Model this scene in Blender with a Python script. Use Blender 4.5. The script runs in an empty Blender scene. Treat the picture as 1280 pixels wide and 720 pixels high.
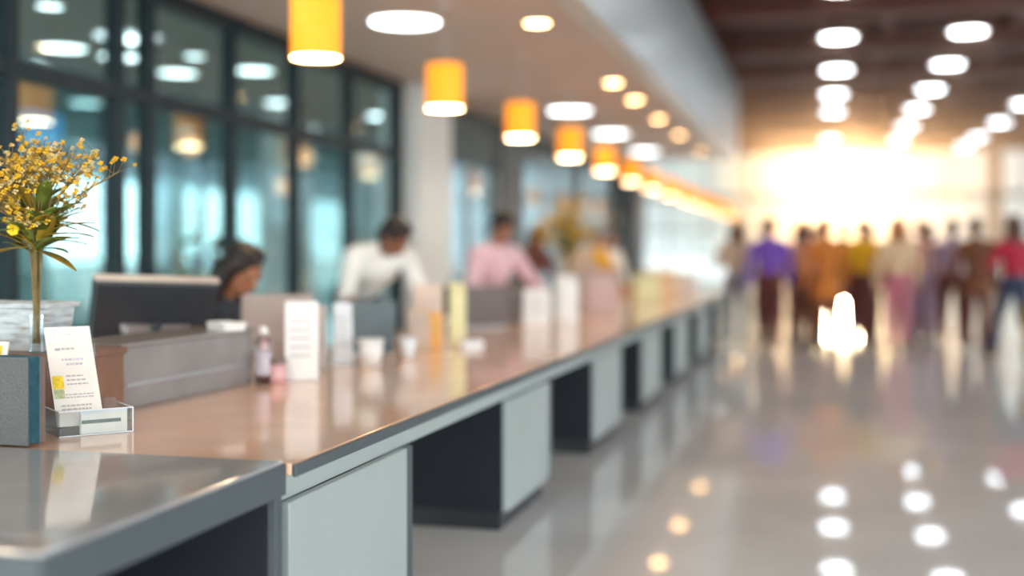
import bpy, bmesh, math, random
from mathutils import Vector, Matrix, Euler
random.seed(7)
PI = math.pi
sc = bpy.context.scene
C = sc.collection

# ------------------------------------------------------------------ camera
cam_d = bpy.data.cameras.new('camera'); cam = bpy.data.objects.new('camera', cam_d); C.objects.link(cam)
cam.location = (0, 0, 1.36)
cam.rotation_euler = (PI/2, 0, math.radians(14.753))
cam_d.sensor_width = 36; cam_d.lens = 42.19
cam_d.shift_y = -45/1280
cam_d.clip_end = 500
cam_d.dof.use_dof = True
cam_d.dof.focus_distance = 3.85
cam_d.dof.aperture_fstop = 0.58
sc.camera = cam

# ------------------------------------------------------------------ view, world, sun
sc.view_settings.view_transform = 'Standard'; sc.view_settings.look = 'None'
sc.view_settings.exposure = 0.68; sc.view_settings.gamma = 1.0
sc.view_settings.use_curve_mapping = False
sc.cycles.max_bounces = 8; sc.cycles.transparent_max_bounces = 24
sc.cycles.glossy_bounces = 5; sc.cycles.diffuse_bounces = 4; sc.cycles.transmission_bounces = 5
sc.cycles.caustics_reflective = False; sc.cycles.caustics_refractive = False
sc.cycles.sample_clamp_indirect = 8

SUN_DIR = Vector((0.0105*1.0, 1.0, 0.055)).normalized()     # low sun beyond the far glazing
w = bpy.data.worlds.new('world'); sc.world = w; w.use_nodes = True
nt = w.node_tree; nt.nodes.clear()
def N(tree, t, **k):
    n = tree.nodes.new(t)
    for a, b in k.items(): setattr(n, a, b)
    return n
tc = N(nt, 'ShaderNodeTexCoord')
dot = N(nt, 'ShaderNodeVectorMath', operation='DOT_PRODUCT'); dot.inputs[1].default_value = SUN_DIR
nt.links.new(tc.outputs['Generated'], dot.inputs[0])
ac = N(nt, 'ShaderNodeMath', operation='ARCCOSINE'); nt.links.new(dot.outputs['Value'], ac.inputs[0])
rp = N(nt, 'ShaderNodeValToRGB')
mr = N(nt, 'ShaderNodeMapRange'); mr.inputs['From Min'].default_value = 0; mr.inputs['From Max'].default_value = 0.6
nt.links.new(ac.outputs[0], mr.inputs['Value']); nt.links.new(mr.outputs[0], rp.inputs[0])
SKY = [(0.0, (5.0, 3.5, 1.8, 1)), (0.045, (2.6, 1.7, 0.85, 1)), (0.10, (0.90, 0.68, 0.42, 1)), (0.17, (0.52, 0.55, 0.50, 1)), (0.30, (0.54, 0.62, 0.63, 1)),
       (0.46, (0.85, 1.05, 1.08, 1)), (0.62, (0.9, 1.06, 1.1, 1)), (1.0, (3.4, 3.65, 3.7, 1))]
els = rp.color_ramp.elements
els[0].position, els[0].color = SKY[0]; els[1].position, els[1].color = SKY[-1]
for p_, c_ in SKY[1:-1]:
    e = els.new(p_); e.color = c_
bg = N(nt, 'ShaderNodeBackground'); bg.inputs['Strength'].default_value = 1.0
wo = N(nt, 'ShaderNodeOutputWorld')
nt.links.new(rp.outputs[0], bg.inputs['Color']); nt.links.new(bg.outputs[0], wo.inputs[0])

sd = bpy.data.lights.new('sun', 'SUN'); sun = bpy.data.objects.new('sun', sd); C.objects.link(sun)
sd.energy = 0.3; sd.color = (1.0, 0.66, 0.38); sd.angle = math.radians(2.0)
sun.location = (0, 60, 8); sun.rotation_euler = SUN_DIR.to_track_quat('Z', 'Y').to_euler()

# ------------------------------------------------------------------ materials
M = {}
def mat(name, col, rough=0.5, metal=0.0, spec=0.5, vary=0.06, scale=12.0, bump=0.0, emit=None, estr=0.0, coat=0.0, sub=0.0):
    m = bpy.data.materials.new(name); m.use_nodes = True; t = m.node_tree
    b = t.nodes['Principled BSDF']
    b.inputs['Roughness'].default_value = rough; b.inputs['Metallic'].default_value = metal
    b.inputs['Specular IOR Level'].default_value = spec; b.inputs['Coat Weight'].default_value = coat
    if sub: b.inputs['Subsurface Weight'].default_value = sub; b.inputs['Subsurface Radius'].default_value = (0.02, 0.008, 0.004)
    co = N(t, 'ShaderNodeTexCoord'); no = N(t, 'ShaderNodeTexNoise'); no.inputs['Scale'].default_value = scale
    no.inputs['Detail'].default_value = 4
    t.links.new(co.outputs['Object'], no.inputs['Vector'])
    r = N(t, 'ShaderNodeValToRGB'); r.color_ramp.elements[0].position = 0.3; r.color_ramp.elements[1].position = 0.7
    r.color_ramp.elements[0].color = (*[max(0, c*(1-vary)) for c in col], 1)
    r.color_ramp.elements[1].color = (*[min(1, c*(1+vary)) for c in col], 1)
    t.links.new(no.outputs['Fac'], r.inputs[0]); t.links.new(r.outputs[0], b.inputs['Base Color'])
    if bump:
        bp = N(t, 'ShaderNodeBump'); bp.inputs['Strength'].default_value = bump; bp.inputs['Distance'].default_value = 0.01
        t.links.new(no.outputs['Fac'], bp.inputs['Height']); t.links.new(bp.outputs[0], b.inputs['Normal'])
    if emit:
        b.inputs['Emission Color'].default_value = (*emit, 1); b.inputs['Emission Strength'].default_value = estr
    M[name] = m
    return m
def glass(name, tint, gloss=1.0, rough=0.02, f0=0.06):
    m = bpy.data.materials.new(name); m.use_nodes = True; t = m.node_tree; t.nodes.clear()
    tr = N(t, 'ShaderNodeBsdfTransparent'); tr.inputs[0].default_value = (*tint, 1)
    gl = N(t, 'ShaderNodeBsdfGlossy'); gl.inputs['Roughness'].default_value = rough; gl.inputs[0].default_value = (0.9, 0.97, 1, 1)
    lw = N(t, 'ShaderNodeFresnel'); lw.inputs['IOR'].default_value = 1.45
    mu = N(t, 'ShaderNodeMath', operation='MULTIPLY'); mu.inputs[1].default_value = gloss
    t.links.new(lw.outputs[0], mu.inputs[0])
    mx = N(t, 'ShaderNodeMixShader'); o = N(t, 'ShaderNodeOutputMaterial')
    t.links.new(mu.outputs[0], mx.inputs[0]); t.links.new(tr.outputs[0], mx.inputs[1]); t.links.new(gl.outputs[0], mx.inputs[2])
    t.links.new(mx.outputs[0], o.inputs[0]); M[name] = m
    return m
def emis(name, col, s):
    m = bpy.data.materials.new(name); m.use_nodes = True; t = m.node_tree; t.nodes.clear()
    e = N(t, 'ShaderNodeEmission'); e.inputs[0].default_value = (*col, 1); e.inputs[1].default_value = s
    o = N(t, 'ShaderNodeOutputMaterial'); t.links.new(e.outputs[0], o.inputs[0]); M[name] = m
    return m

mat('floor', (0.82, 0.82, 0.80), 0.035, spec=0.5, vary=0.07, scale=1.3)
mat('ground', (0.20, 0.20, 0.19), 0.9, vary=0.1, scale=0.2)
mat('soffit', (0.70, 0.59, 0.53), 0.6, vary=0.02, scale=2)
mat('roomceil', (0.20, 0.235, 0.24), 0.7, vary=0.04, scale=2)
mat('brown', (0.11, 0.018, 0.009), 0.7, vary=0.2, scale=1.5)
mat('beam_brown', (0.17, 0.042, 0.028), 0.5, vary=0.15, scale=2)
mat('duct', (0.25, 0.22, 0.22), 0.4, metal=0.4, vary=0.1, scale=3)
mat('fascia', (0.62, 0.67, 0.69), 0.28, vary=0.05, scale=0.8, metal=0.2)
mat('mullion', (0.014, 0.024, 0.03), 0.45, spec=0.25, vary=0.1)
mat('palemullion', (0.45, 0.47, 0.46), 0.5)
mat('header', (0.07, 0.09, 0.088), 0.6, vary=0.35, scale=4)
mat('white_wall', (0.74, 0.76, 0.75), 0.6, vary=0.03)
mat('teal_wall', (0.42, 0.54, 0.53), 0.6, vary=0.25, scale=1.0)
mat('dark_col', (0.08, 0.085, 0.09), 0.5)
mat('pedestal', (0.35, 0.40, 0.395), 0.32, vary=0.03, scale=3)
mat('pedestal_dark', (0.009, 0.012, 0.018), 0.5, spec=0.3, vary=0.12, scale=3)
mat('edge_grey', (0.060, 0.076, 0.086), 0.36, vary=0.06, scale=5)
mat('desk_grey', (0.42, 0.42, 0.43), 0.10, vary=0.05, scale=6, coat=0.3)
mat('top_peach_glow', (0.90, 0.58, 0.40), 0.13, vary=0.05, scale=4, coat=0.3)  # peach base colour also carries the warm light reflected on the top
mat('panel_grey', (0.24, 0.22, 0.215), 0.22, vary=0.12, scale=5)
mat('black', (0.018, 0.02, 0.025), 0.35, vary=0.1)
mat('dark_plastic', (0.03, 0.034, 0.042), 0.28, vary=0.1)
mat('silver', (0.42, 0.42, 0.43), 0.3, metal=0.7)
mat('bezel_top_lit', (0.55, 0.48, 0.42), 0.3)  # light falling on the monitor's top, painted as a paler colour
mat('screen_blue', (0.05, 0.25, 0.5), 0.3, emit=(0.1, 0.4, 0.7), estr=0.5)
mat('white', (0.78, 0.78, 0.77), 0.45, vary=0.03)
mat('paper', (0.80, 0.75, 0.68), 0.7, vary=0.04, scale=20)
mat('paper_cool', (0.72, 0.76, 0.80), 0.7, vary=0.05)
mat('ink', (0.10, 0.10, 0.12), 0.8)
mat('ink_soft', (0.42, 0.40, 0.42), 0.8)
mat('mauve_print', (0.52, 0.48, 0.55), 0.7, vary=0.2, scale=60)
mat('yellow_print', (0.90, 0.60, 0.04), 0.6, vary=0.25, scale=70)
mat('green_print', (0.45, 0.50, 0.28), 0.6, vary=0.3, scale=70)
mat('darkgreen_print', (0.09, 0.13, 0.10), 0.6, vary=0.3, scale=40)
mat('wood', (0.20, 0.095, 0.055), 0.4, vary=0.25, scale=7)
mat('brown_cover', (0.17, 0.12, 0.10), 0.5, vary=0.1)
mat('teal_cover', (0.02, 0.10, 0.14), 0.45, vary=0.25, scale=30)
mat('green_stem', (0.17, 0.12, 0.035), 0.6, vary=0.3, scale=30)
mat('leaf', (0.12, 0.15, 0.02), 0.5, vary=0.5, scale=25)
mat('leaf_gold', (0.30, 0.19, 0.015), 0.5, vary=0.3, scale=25)
mat('blossom', (0.70, 0.40, 0.010), 0.6, vary=0.35, scale=60)
mat('blossom_pale', (0.62, 0.48, 0.20), 0.6, vary=0.3, scale=60)
mat('blossom_big', (0.90, 0.60, 0.01), 0.6, vary=0.2, scale=60)
mat('skin_brown', (0.36, 0.145, 0.075), 0.5, sub=0.0)
mat('skin_dark', (0.24, 0.095, 0.05), 0.5)
mat('skin_light', (0.62, 0.33, 0.22), 0.5)
mat('hair_dark', (0.016, 0.008, 0.007), 0.55, vary=0.3, scale=40, bump=0.3)
mat('hair_brown', (0.10, 0.035, 0.018), 0.55, vary=0.3, scale=40, bump=0.3)
mat('hair_red', (0.42, 0.13, 0.03), 0.55, vary=0.3, scale=40, bump=0.3)
mat('eye', (0.03, 0.02, 0.02), 0.2); mat('lip', (0.35, 0.09, 0.07), 0.5)
def cloth(n, c): return mat(n, c, 0.85, vary=0.12, scale=9, bump=0.15)
cloth('c_white', (0.80, 0.82, 0.80)); cloth('c_pink', (0.70, 0.47, 0.53)); cloth('c_black', (0.03, 0.035, 0.045))
cloth('c_purple', (0.17, 0.07, 0.40)); cloth('c_maroon', (0.12, 0.03, 0.025)); cloth('c_yellow', (0.80, 0.42, 0.01))
cloth('c_orange', (0.62, 0.19, 0.03)); cloth('c_cream', (0.75, 0.52, 0.32)); cloth('c_rose', (0.55, 0.18, 0.22))
cloth('c_mauve', (0.36, 0.24, 0.32)); cloth('c_red', (0.42, 0.015, 0.04)); cloth('c_navy', (0.03, 0.045, 0.09))
cloth('c_salmon', (0.72, 0.36, 0.27)); cloth('c_brown', (0.20, 0.07, 0.03)); cloth('c_tan', (0.55, 0.42, 0.33)); cloth('c_grey', (0.22, 0.22, 0.26))
mat('pale_peach', (0.66, 0.53, 0.46), 0.6)
mat('mustard', (0.48, 0.26, 0.02), 0.6, vary=0.15)
mat('yellow_carton', (0.72, 0.68, 0.38), 0.5); mat('orange_carton', (0.80, 0.45, 0.14), 0.5); mat('rose_box', (0.52, 0.36, 0.33), 0.5)
mat('taupe', (0.40, 0.33, 0.30), 0.45); mat('teal_lid', (0.10, 0.14, 0.16), 0.3); mat('greybrown', (0.14, 0.12, 0.125), 0.4)
mat('pink_liquid', (0.62, 0.35, 0.36), 0.3)
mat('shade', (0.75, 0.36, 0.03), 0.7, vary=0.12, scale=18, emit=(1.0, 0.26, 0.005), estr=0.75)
emis('pend_bulb', (1.0, 0.74, 0.42), 32.0)
emis('lamp_white', (0.95, 1.0, 1.0), 6.0)
emis('lamp_room', (0.85, 1.0, 1.0), 4.5)
emis('lamp_hall', (0.97, 0.98, 1.0), 13.0)
emis('lamp_warm', (1.0, 0.58, 0.25), 22.0)
emis('amber_room', (1.0, 0.55, 0.3), 1.0)
glass('glass_teal', (0.86, 0.95, 0.95), 0.3)
glass('glass_clear', (0.96, 0.98, 0.98), 0.9)
glass('acrylic', (0.93, 0.95, 0.95), 0.6, 0.03)
glass('glass_inner', (0.78, 0.91, 0.91), 0.5, 0.05)

# pebbly grid weave for the big standing book, ribbed pages, distressed planter
def linen():
    m = mat('linen', (0.20, 0.215, 0.225), 0.75); t = m.node_tree; b = t.nodes['Principled BSDF']
    co = N(t, 'ShaderNodeTexCoord'); v = N(t, 'ShaderNodeTexVoronoi'); v.inputs['Scale'].default_value = 300
    r = N(t, 'ShaderNodeValToRGB'); r.color_ramp.elements[0].color = (0.17, 0.175, 0.175, 1); r.color_ramp.elements[1].color = (0.075, 0.08, 0.085, 1)
    r.color_ramp.elements[1].position = 0.75
    t.links.new(co.outputs['Object'], v.inputs['Vector']); t.links.new(v.outputs['Distance'], r.inputs[0]); t.links.new(r.outputs[0], b.inputs['Base Color'])
def distressed():
    m = mat('distressed', (0.6, 0.6, 0.58), 0.6); t = m.node_tree; b = t.nodes['Principled BSDF']
    co = N(t, 'ShaderNodeTexCoord'); mp = N(t, 'ShaderNodeMapping'); mp.inputs['Scale'].default_value = (5, 5, 22)
    v = N(t, 'ShaderNodeTexNoise'); v.inputs['Scale'].default_value = 2.2; v.inputs['Detail'].default_value = 6
    r = N(t, 'ShaderNodeValToRGB'); E_ = r.color_ramp.elements
    E_[0].color = (0.30, 0.26, 0.24, 1); E_[0].position = 0.33; E_[1].color = (0.46, 0.52, 0.54, 1); E_[1].position = 0.50
    q = E_.new(0.66); q.color = (0.60, 0.62, 0.62, 1)
    t.links.new(co.outputs['Object'], mp.inputs[0]); t.links.new(mp.outputs[0], v.inputs['Vector']); t.links.new(v.outputs['Fac'], r.inputs[0]); t.links.new(r.outputs[0], b.inputs['Base Color'])
linen(); distressed()

# ------------------------------------------------------------------ helpers
def tag(o, label=None, cat=None, group=None, kind=None):
    if label: o['label'] = label
    if cat: o['category'] = cat
    if group: o['group'] = group
    if kind: o['kind'] = kind
    return o
def empty(name, loc=(0, 0, 0), rz=0.0):
    o = bpy.data.objects.new(name, None); C.objects.link(o); o.location = loc; o.rotation_euler = (0, 0, rz); o.empty_display_size = 0.1
    return o
class MB:
    def __init__(s): s.b = bmesh.new()
    def box(s, x0, x1, y0, y1, z0, z1, mtx=None):
        r = bmesh.ops.create_cube(s.b, size=1)
        for v in r['verts']:
            v.co = Vector(((x0+x1)/2+v.co.x*(x1-x0), (y0+y1)/2+v.co.y*(y1-y0), (z0+z1)/2+v.co.z*(z1-z0)))
            if mtx: v.co = mtx @ v.co
        return s
    def cone(s, p0, p1, r0, r1, n=20, cap=True):
        p0, p1 = Vector(p0), Vector(p1); d = p1-p0; L = max(d.length, 1e-6)
        r = bmesh.ops.create_cone(s.b, cap_ends=cap, segments=n, radius1=max(r0, 1e-5), radius2=max(r1, 1e-5), depth=L)
        q = d.to_track_quat('Z', 'Y').to_matrix().to_4x4(); q.translation = (p0+p1)/2
        for v in r['verts']: v.co = q @ v.co
        return s
    def tube(s, pts, r, n=8):
        for a, b in zip(pts, pts[1:]): s.cone(a, b, r, r, n)
        return s
    def ball(s, c, r, sub=2, mtx=None):
        k = bmesh.ops.create_icosphere(s.b, subdivisions=sub, radius=1)
        rr = (r, r, r) if isinstance(r, (int, float)) else r
        for v in k['verts']:
            co = Vector((v.co.x*rr[0], v.co.y*rr[1], v.co.z*rr[2]))
            if mtx: co = mtx @ co
            v.co = co + Vector(c)
        return s
    def lathe(s, prof, n=28, c=(0, 0, 0)):
        rings = []
        for r, z in prof:
            rings.append([s.b.verts.new((c[0]+r*math.cos(2*PI*i/n), c[1]+r*math.sin(2*PI*i/n), c[2]+z)) for i in range(n)])
        for a, b in zip(rings, rings[1:]):
            for i in range(n): s.b.faces.new((a[i], a[(i+1) % n], b[(i+1) % n], b[i]))
        return s
    def poly(s, pts):
        s.b.faces.new([s.b.verts.new(p) for p in pts]); return s
    def prism(s, pts, thick_vec):
        t = Vector(thick_vec); a = [s.b.verts.new(p) for p in pts]; b = [s.b.verts.new(Vector(p)+t) for p in pts]; n = len(pts)
        s.b.faces.new(a); s.b.faces.new(b[::-1])
        for i in range(n): s.b.faces.new((a[i], b[i], b[(i+1) % n], a[(i+1) % n]))
        return s
    def build(s, name, m, parent=None, bevel=0.0, smooth=False, seg=2, fix=True, loc=None, rz=0.0):
        if fix: bmesh.ops.recalc_face_normals(s.b, faces=s.b.faces)
        me = bpy.data.meshes.new(name); s.b.to_mesh(me); s.b.free(); me.materials.append(M[m] if isinstance(m, str) else m)
        o = bpy.data.objects.new(name, me); C.objects.link(o)
        if parent: o.parent = parent
        if loc: o.location = loc; o.rotation_euler = (0, 0, rz)
        if smooth:
            for f in me.polygons: f.use_smooth = True
        if bevel:
            k = o.modifiers.new('bevel', 'BEVEL'); k.width = bevel; k.segments = seg; k.limit_method = 'ANGLE'; k.angle_limit = math.radians(40)
        return o
def copy_tree(o, parent=None):
    c = o.copy(); C.objects.link(c)
    if parent: c.parent = parent
    for ch in list(kids.get(o.name, o.children)): copy_tree(ch, c)
    return c
kids = {}
ORD = ['first', 'second', 'third', 'fourth', 'fifth', 'sixth', 'seventh', 'eighth', 'ninth', 'tenth', 'eleventh', 'twelfth', 'thirteenth', 'fourteenth', 'fifteenth', 'sixteenth', 'seventeenth', 'eighteenth']

# ================================================================== SETTING
def S(name, m, *boxes, bevel=0.0, parent=None):
    b = MB()
    for q in boxes: b.box(*q)
    o = b.build(name, m, parent, bevel)
    if not parent: o['kind'] = 'structure'
    return o
fl = S('floor', 'floor', (-13, 10, -6, 50.5, -0.12, 0))
S('ground', 'ground', (-120, 120, 50.6, 300, -0.4, -0.14), (-120, -13.1, -20, 50.6, -0.4, -0.14), (10.1, 120, -20, 50.6, -0.4, -0.14))
S('ceiling', 'soffit', (-5.0, -2.12, -6, 26.5, 3.4, 3.55))
S('ceiling_office', 'roomceil', (-13, -5.06, -6, 30, 3.32, 3.6))
S('ceiling_hall', 'brown', (-13, 10, -6, 50.5, 5.75, 5.95))
S('beam_bulkhead', 'fascia', (-2.12, -1.88, -6, 26.5, 3.36, 5.0), bevel=0.02)
S('wall_bulkhead', 'brown', (-2.12, -2.0, -6, 26.5, 5.0, 5.75))
S('wall_mezzanine', 'brown', (-13, -2.12, 26.38, 26.5, 3.6, 5.75))
# cross beams, ducts of the high ceiling
for i, y in enumerate((9.5, 13.0, 16.5, 20.4, 24.2, 28.0, 32.0, 36.0, 40.0, 44.0, 48.0)):
    S('beam', 'beam_brown', (-1.98 if y < 26.4 else -9, 9.9, y, y+0.42, 5.25, 5.6), bevel=0.02)
for x in (0.95, 3.2, 6.0):
    S('beam_long', 'beam_brown', (x, x+0.22, 2, 50, 5.5, 5.74))
# left glazed partition of the office, bays between dark mullions
ys = [1.25, 2.55, 3.85, 5.2, 6.5, 7.69, 8.1, 9.41, 10.69, 12.05, 13.5]
for k in range(len(ys)-1):
    r = empty('window_%d' % (k+1)); r['kind'] = 'structure'
    y0, y1 = ys[k], ys[k+1]
    f = MB()
    f.box(-5.06, -4.94, y0-0.045, y0+0.045, 0, 3.3)
    if k == len(ys)-2: f.box(-5.06, -4.94, y1-0.06, y1+0.06, 0, 3.3)
    f.box(-5.06, -4.94, y0+0.045, y1-0.045, 3.26, 3.4)
    f.box(-5.05, -4.95, y0+0.045, y1-0.045, 2.46, 2.58)
    f.box(-5.05, -4.95, y0+0.045, y1-0.045, 0, 0.12)
    f.build('frame', 'mullion', r, 0.006)
    MB().box(-5.006, -4.994, y0+0.045, y1-0.045, 0.12, 2.46).box(-5.006, -4.994, y0+0.045, y1-0.045, 2.58, 3.26).build('pane', 'glass_teal', r)
S('column_white', 'white_wall', (-5.25, -4.75, 13.65, 14.95, 0, 3.4), bevel=0.02)
S('trim_1', 'mullion', (-5.06, -4.94, 13.56, 13.64, 0, 3.4))
# further left wall: dark header over tall windows
S('wall_left', 'header', (-5.12, -4.95, 14.97, 18.0, 2.62, 3.6), (-5.12, -4.95, 18.0, 30.2, 3.17, 3.6), (-5.12, -4.95, 26.5, 30.2, 3.6, 5.75))
S('column_dark', 'dark_col', (-5.2, -4.88, 18.0, 19.4, 0, 3.17), bevel=0.02)
S('column_dark.001', 'dark_col', (-5.3, -4.6, 29.6, 31.2, 0, 5.75), bevel=0.02)
S('column_dark.002', 'dark_col', (-5.1, -4.9, 23.9, 24.2, 0, 3.17), bevel=0.02)
for k, (y0, y1) in enumerate(((15.0, 18.0), (19.5, 23.9), (24.2, 29.6))):
    r = empty('window_%d' % (k+11)); r['kind'] = 'structure'
    f = MB()
    n = 2 if k == 0 else 3; zt = 2.6 if k == 0 else 3.15
    for j in range(n+1):
        yy = y0+0.04+(y1-y0-0.08)*j/n; f.box(-5.04, -4.96, yy-0.035, yy+0.035, 0, zt)
    f.box(-5.04, -4.96, y0, y1, 0, 0.1).box(-5.04, -4.96, y0, y1, 1.0, 1.05)
    f.build('frame', 'palemullion', r)
    MB().box(-5.005, -4.995, y0+0.05, y1-0.05, 0.1, zt).build('pane', 'glass_clear', r)
# office behind the glass
S('wall_office_back', 'white_wall', (-13.1, -12.9, -6, 31, 2.7, 3.6), (-13.1, -12.9, -6, 31, 0, 0.45),
  *[(-13.1, -12.9, y, y+0.9, 0.45, 2.7) for y in (-5.5, -1, 3.4, 8.0, 12.5, 17.0, 21.5, 26)])
S('trim_2', 'mullion', (-9.05, -8.97, 4.0, 4.08, 0, 3.32), *[(-9.05, -8.97, y, y+0.09, 0, 3.32) for y in (6.4, 8.8, 11.2, 13.6, 16.0, 18.9, 22, 25)],
  (-9.05, -8.97, 4, 26, 2.5, 2.6))
o = S('window_20', 'glass_inner', (-9.015, -9.0, 4.0, 26, 0.0, 3.32))
S('column_office', 'white_wall', (-7.6, -7.1, 15.2, 15.8, 0, 3.32), (-8.7, -8.2, 21.2, 21.9, 0, 3.32))
# right side and end of the hall
for k, (y0, y1) in enumerate(((2, 14), (14, 26), (26, 38), (38, 50))):
    r = empty('window_%d' % (k+21)); r['kind'] = 'structure'
    f = MB()
    for j in range(7): yy = y0+(y1-y0)*j/6; f.box(9.7, 9.85, yy-0.06, yy+0.06, 0, 5.75)
    f.box(9.7, 9.85, y0, y1, 2.5, 2.62).box(9.7, 9.85, y0, y1, 0, 0.15).box(9.7, 9.85, y0, y1, 4.4, 5.75)
    f.build('frame', 'dark_col', r)
    MB().box(9.77, 9.78, y0, y1, 0.15, 4.4).build('pane', 'glass_clear', r)
for k, (x0, x1) in enumerate(((-13, -8), (-8, -3.2), (-3.2, 1.4), (1.4, 6.1), (6.1, 9.9))):
    r = empty('window_%d' % (k+31)); r['kind'] = 'structure'
    f = MB()
    for j in range(4): xx = x0+(x1-x0)*j/3; f.box(xx-0.05, xx+0.05, 49.9, 50.05, 0, 5.75)
    f.box(x0, x1, 49.9, 50.05, 3.5, 3.72).box(x0, x1, 49.9, 50.05, 0, 0.12).box(x0, x1, 49.9, 50.05, 5.3, 5.75).box(x0, x1, 49.9, 50.05, 2.2, 2.3)
    f.build('frame', 'palemullion', r)
    MB().box(x0, x1, 49.97, 49.98, 0.12, 5.3).build('pane', 'glass_clear', r)
S('column_hall', 'dark_col', (5.65, 6.1, 46.6, 47.2, 0, 5.75), (7.3, 7.7, 44, 44.5, 0, 5.75), bevel=0.02)
S('wall_left_atrium', 'white_wall', (-13.1, -12.95, 31, 50, 0, 0.6), (-13.1, -12.95, 31, 50, 4.6, 5.75))

# haze volume added for the sun's glow in the far hall, tinted warm
hm = bpy.data.materials.new('haze'); hm.use_nodes = True; ht = hm.node_tree; ht.nodes.clear()
hv = N(ht, 'ShaderNodeVolumeScatter'); hv.inputs['Color'].default_value = (1.0, 0.66, 0.44, 1); hv.inputs['Density'].default_value = 0.015
hv.inputs['Anisotropy'].default_value = 0.94; ho = N(ht, 'ShaderNodeOutputMaterial'); ht.links.new(hv.outputs[0], ho.inputs['Volume'])
M['haze'] = hm
hz = MB().box(-1.85, 9.6, 15.0, 49.8, 0.02, 5.2).build('haze', 'haze')
tag(hz, 'thin warm haze added for the sun glow in the far hall', 'haze', kind='stuff')

# ================================================================== LAMPS
def recessed(name, x, y, z, rad, lampmat, ring='white'):
    t = empty(name, (x, y, z))
    MB().lathe([(rad, 0.0), (rad*1.12, -0.012), (rad*1.16, 0.0), (rad*1.16, 0.02)], 32).build('trim_ring', ring, t, smooth=True)
    MB().lathe([(1e-4, -0.004), (rad*0.6, -0.004), (rad, -0.002)], 32).build('diffuser', lampmat, t)
    return t
for i, (x, y) in enumerate(((-3.62, 10.03), (-3.6, 16.94), (-3.62, 20.42), (-3.6, 6.2), (-3.6, 24.2))):
    tag(recessed('ceiling_downlight', x, y, 3.395, 0.30, 'lamp_white'),
        ['large round white downlight over the nearest pendants', 'middle white round downlight above the fourth pendant', 'white round downlight just beyond the middle one over the pendants',
         'large white downlight over the grey front desk', 'furthest white round downlight of the low ceiling'][i], 'ceiling light', 'large white downlights in the low ceiling')
wy = [10.37, 14.27, 15.94, 18.3, 20.9, 24.4, 7.2]
for i, y in enumerate(wy):
    tag(recessed('spot_downlight', -2.5, y, 3.395, 0.105, 'lamp_warm', 'silver'),
        'small warm spot, %s from the near end beside the bulkhead' % (ORD[(i+1) % 7]), 'ceiling light', 'small warm spots along the bulkhead')
hl = [(0.17, 21.1), (0.17, 24.9), (0.13, 28.7), (0.12, 32.3), (0.05, 40.3), (2.24, 21.1), (2.25, 24.7), (2.22, 28.4), (2.2, 32.2), (2.22, 36.5), (2.25, 40.9),
      (4.66, 28.0), (4.66, 31.75), (4.66, 36.1), (4.6, 40.5), (4.55, 44.0), (4.66, 24.2), (0.17, 17.2), (2.24, 17.2), (0.17, 13.2), (2.24, 13.2), (4.66, 20.2), (4.66, 16.2)]
cnt = {}
for i, (x, y) in enumerate(sorted(hl, key=lambda q: (round(q[0]/2), q[1]))):
    col_ = 0 if x < 1 else 1 if x < 3 else 2; k = cnt.get(col_, 0); cnt[col_] = k+1
    t = empty('hall_lamp', (x, y, 5.0))
    MB().lathe([(1e-4, 0.10), (0.22, 0.10), (0.29, 0.06), (0.30, 0.0), (0.275, -0.005)], 36).build('housing', 'duct', t, smooth=True)
    MB().lathe([(1e-4, -0.006), (0.2, -0.006), (0.272, -0.004)], 36).build('diffuser', 'lamp_hall', t)
    MB().tube([(0, 0, 0.10), (0, 0, 0.745)], 0.012).build('hanging_rod', 'duct', t)
    tag(t, '%s round white lamp of the %s row under the brown ceiling' % (ORD[k], ['bulkhead side', 'middle', 'far side'][col_]),
        'ceiling light', 'round white lamps under the hall ceiling')
rl = [(-7.08, 10.03), (-6.19, 9.81), (-6.85, 10.63), (-6.87, 11.75), (-5.98, 11.8), (-6.95, 14.44), (-9.4, 13.79), (-5.98, 8.29), (-6.11, 10.77), (-10.85, 13.95), (-11.06, 15.32), (-6.3, 13.4), (-6.2, 16.2), (-8.0, 17.5), (-8.5, 8.2), (-8.3, 21)]
rl.sort(key=lambda q: q[0]*q[0]+q[1]*q[1])
for i, (x, y) in enumerate(rl):
    tag(recessed('office_downlight', x, y, 3.315, 0.10 if (x, y) in ((-5.98, 8.29), (-6.11, 10.77), (-6.3, 13.4)) else 0.20, 'lamp_room'),
        'cool white round ceiling lamp behind the glass, %s nearest to the front desk' % ORD[i], 'ceiling light', 'round lamps of the office behind the glass')
for i, (x, y, z) in enumerate(((-6.6, 10.6, 2.45), (-7.2, 12.6, 2.6), (-6.4, 14.0, 2.55), (-5.9, 12.4, 2.1))):
    t = empty('amber_globe_lamp', (x, y, z))
    MB().ball((0, 0, 0), 0.11, 3).build('globe', 'amber_room', t, smooth=True)
    MB().tube([(0, 0, 0.10), (0, 0, 3.315-z)], 0.008).build('cord', 'black', t)
    tag(t, ['dim orange globe lamp', 'second dim orange globe lamp', 'third dim orange globe lamp', 'lowest dim orange globe lamp'][i]+' behind the office glass', 'pendant lamp', 'orange globes in the office')
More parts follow.
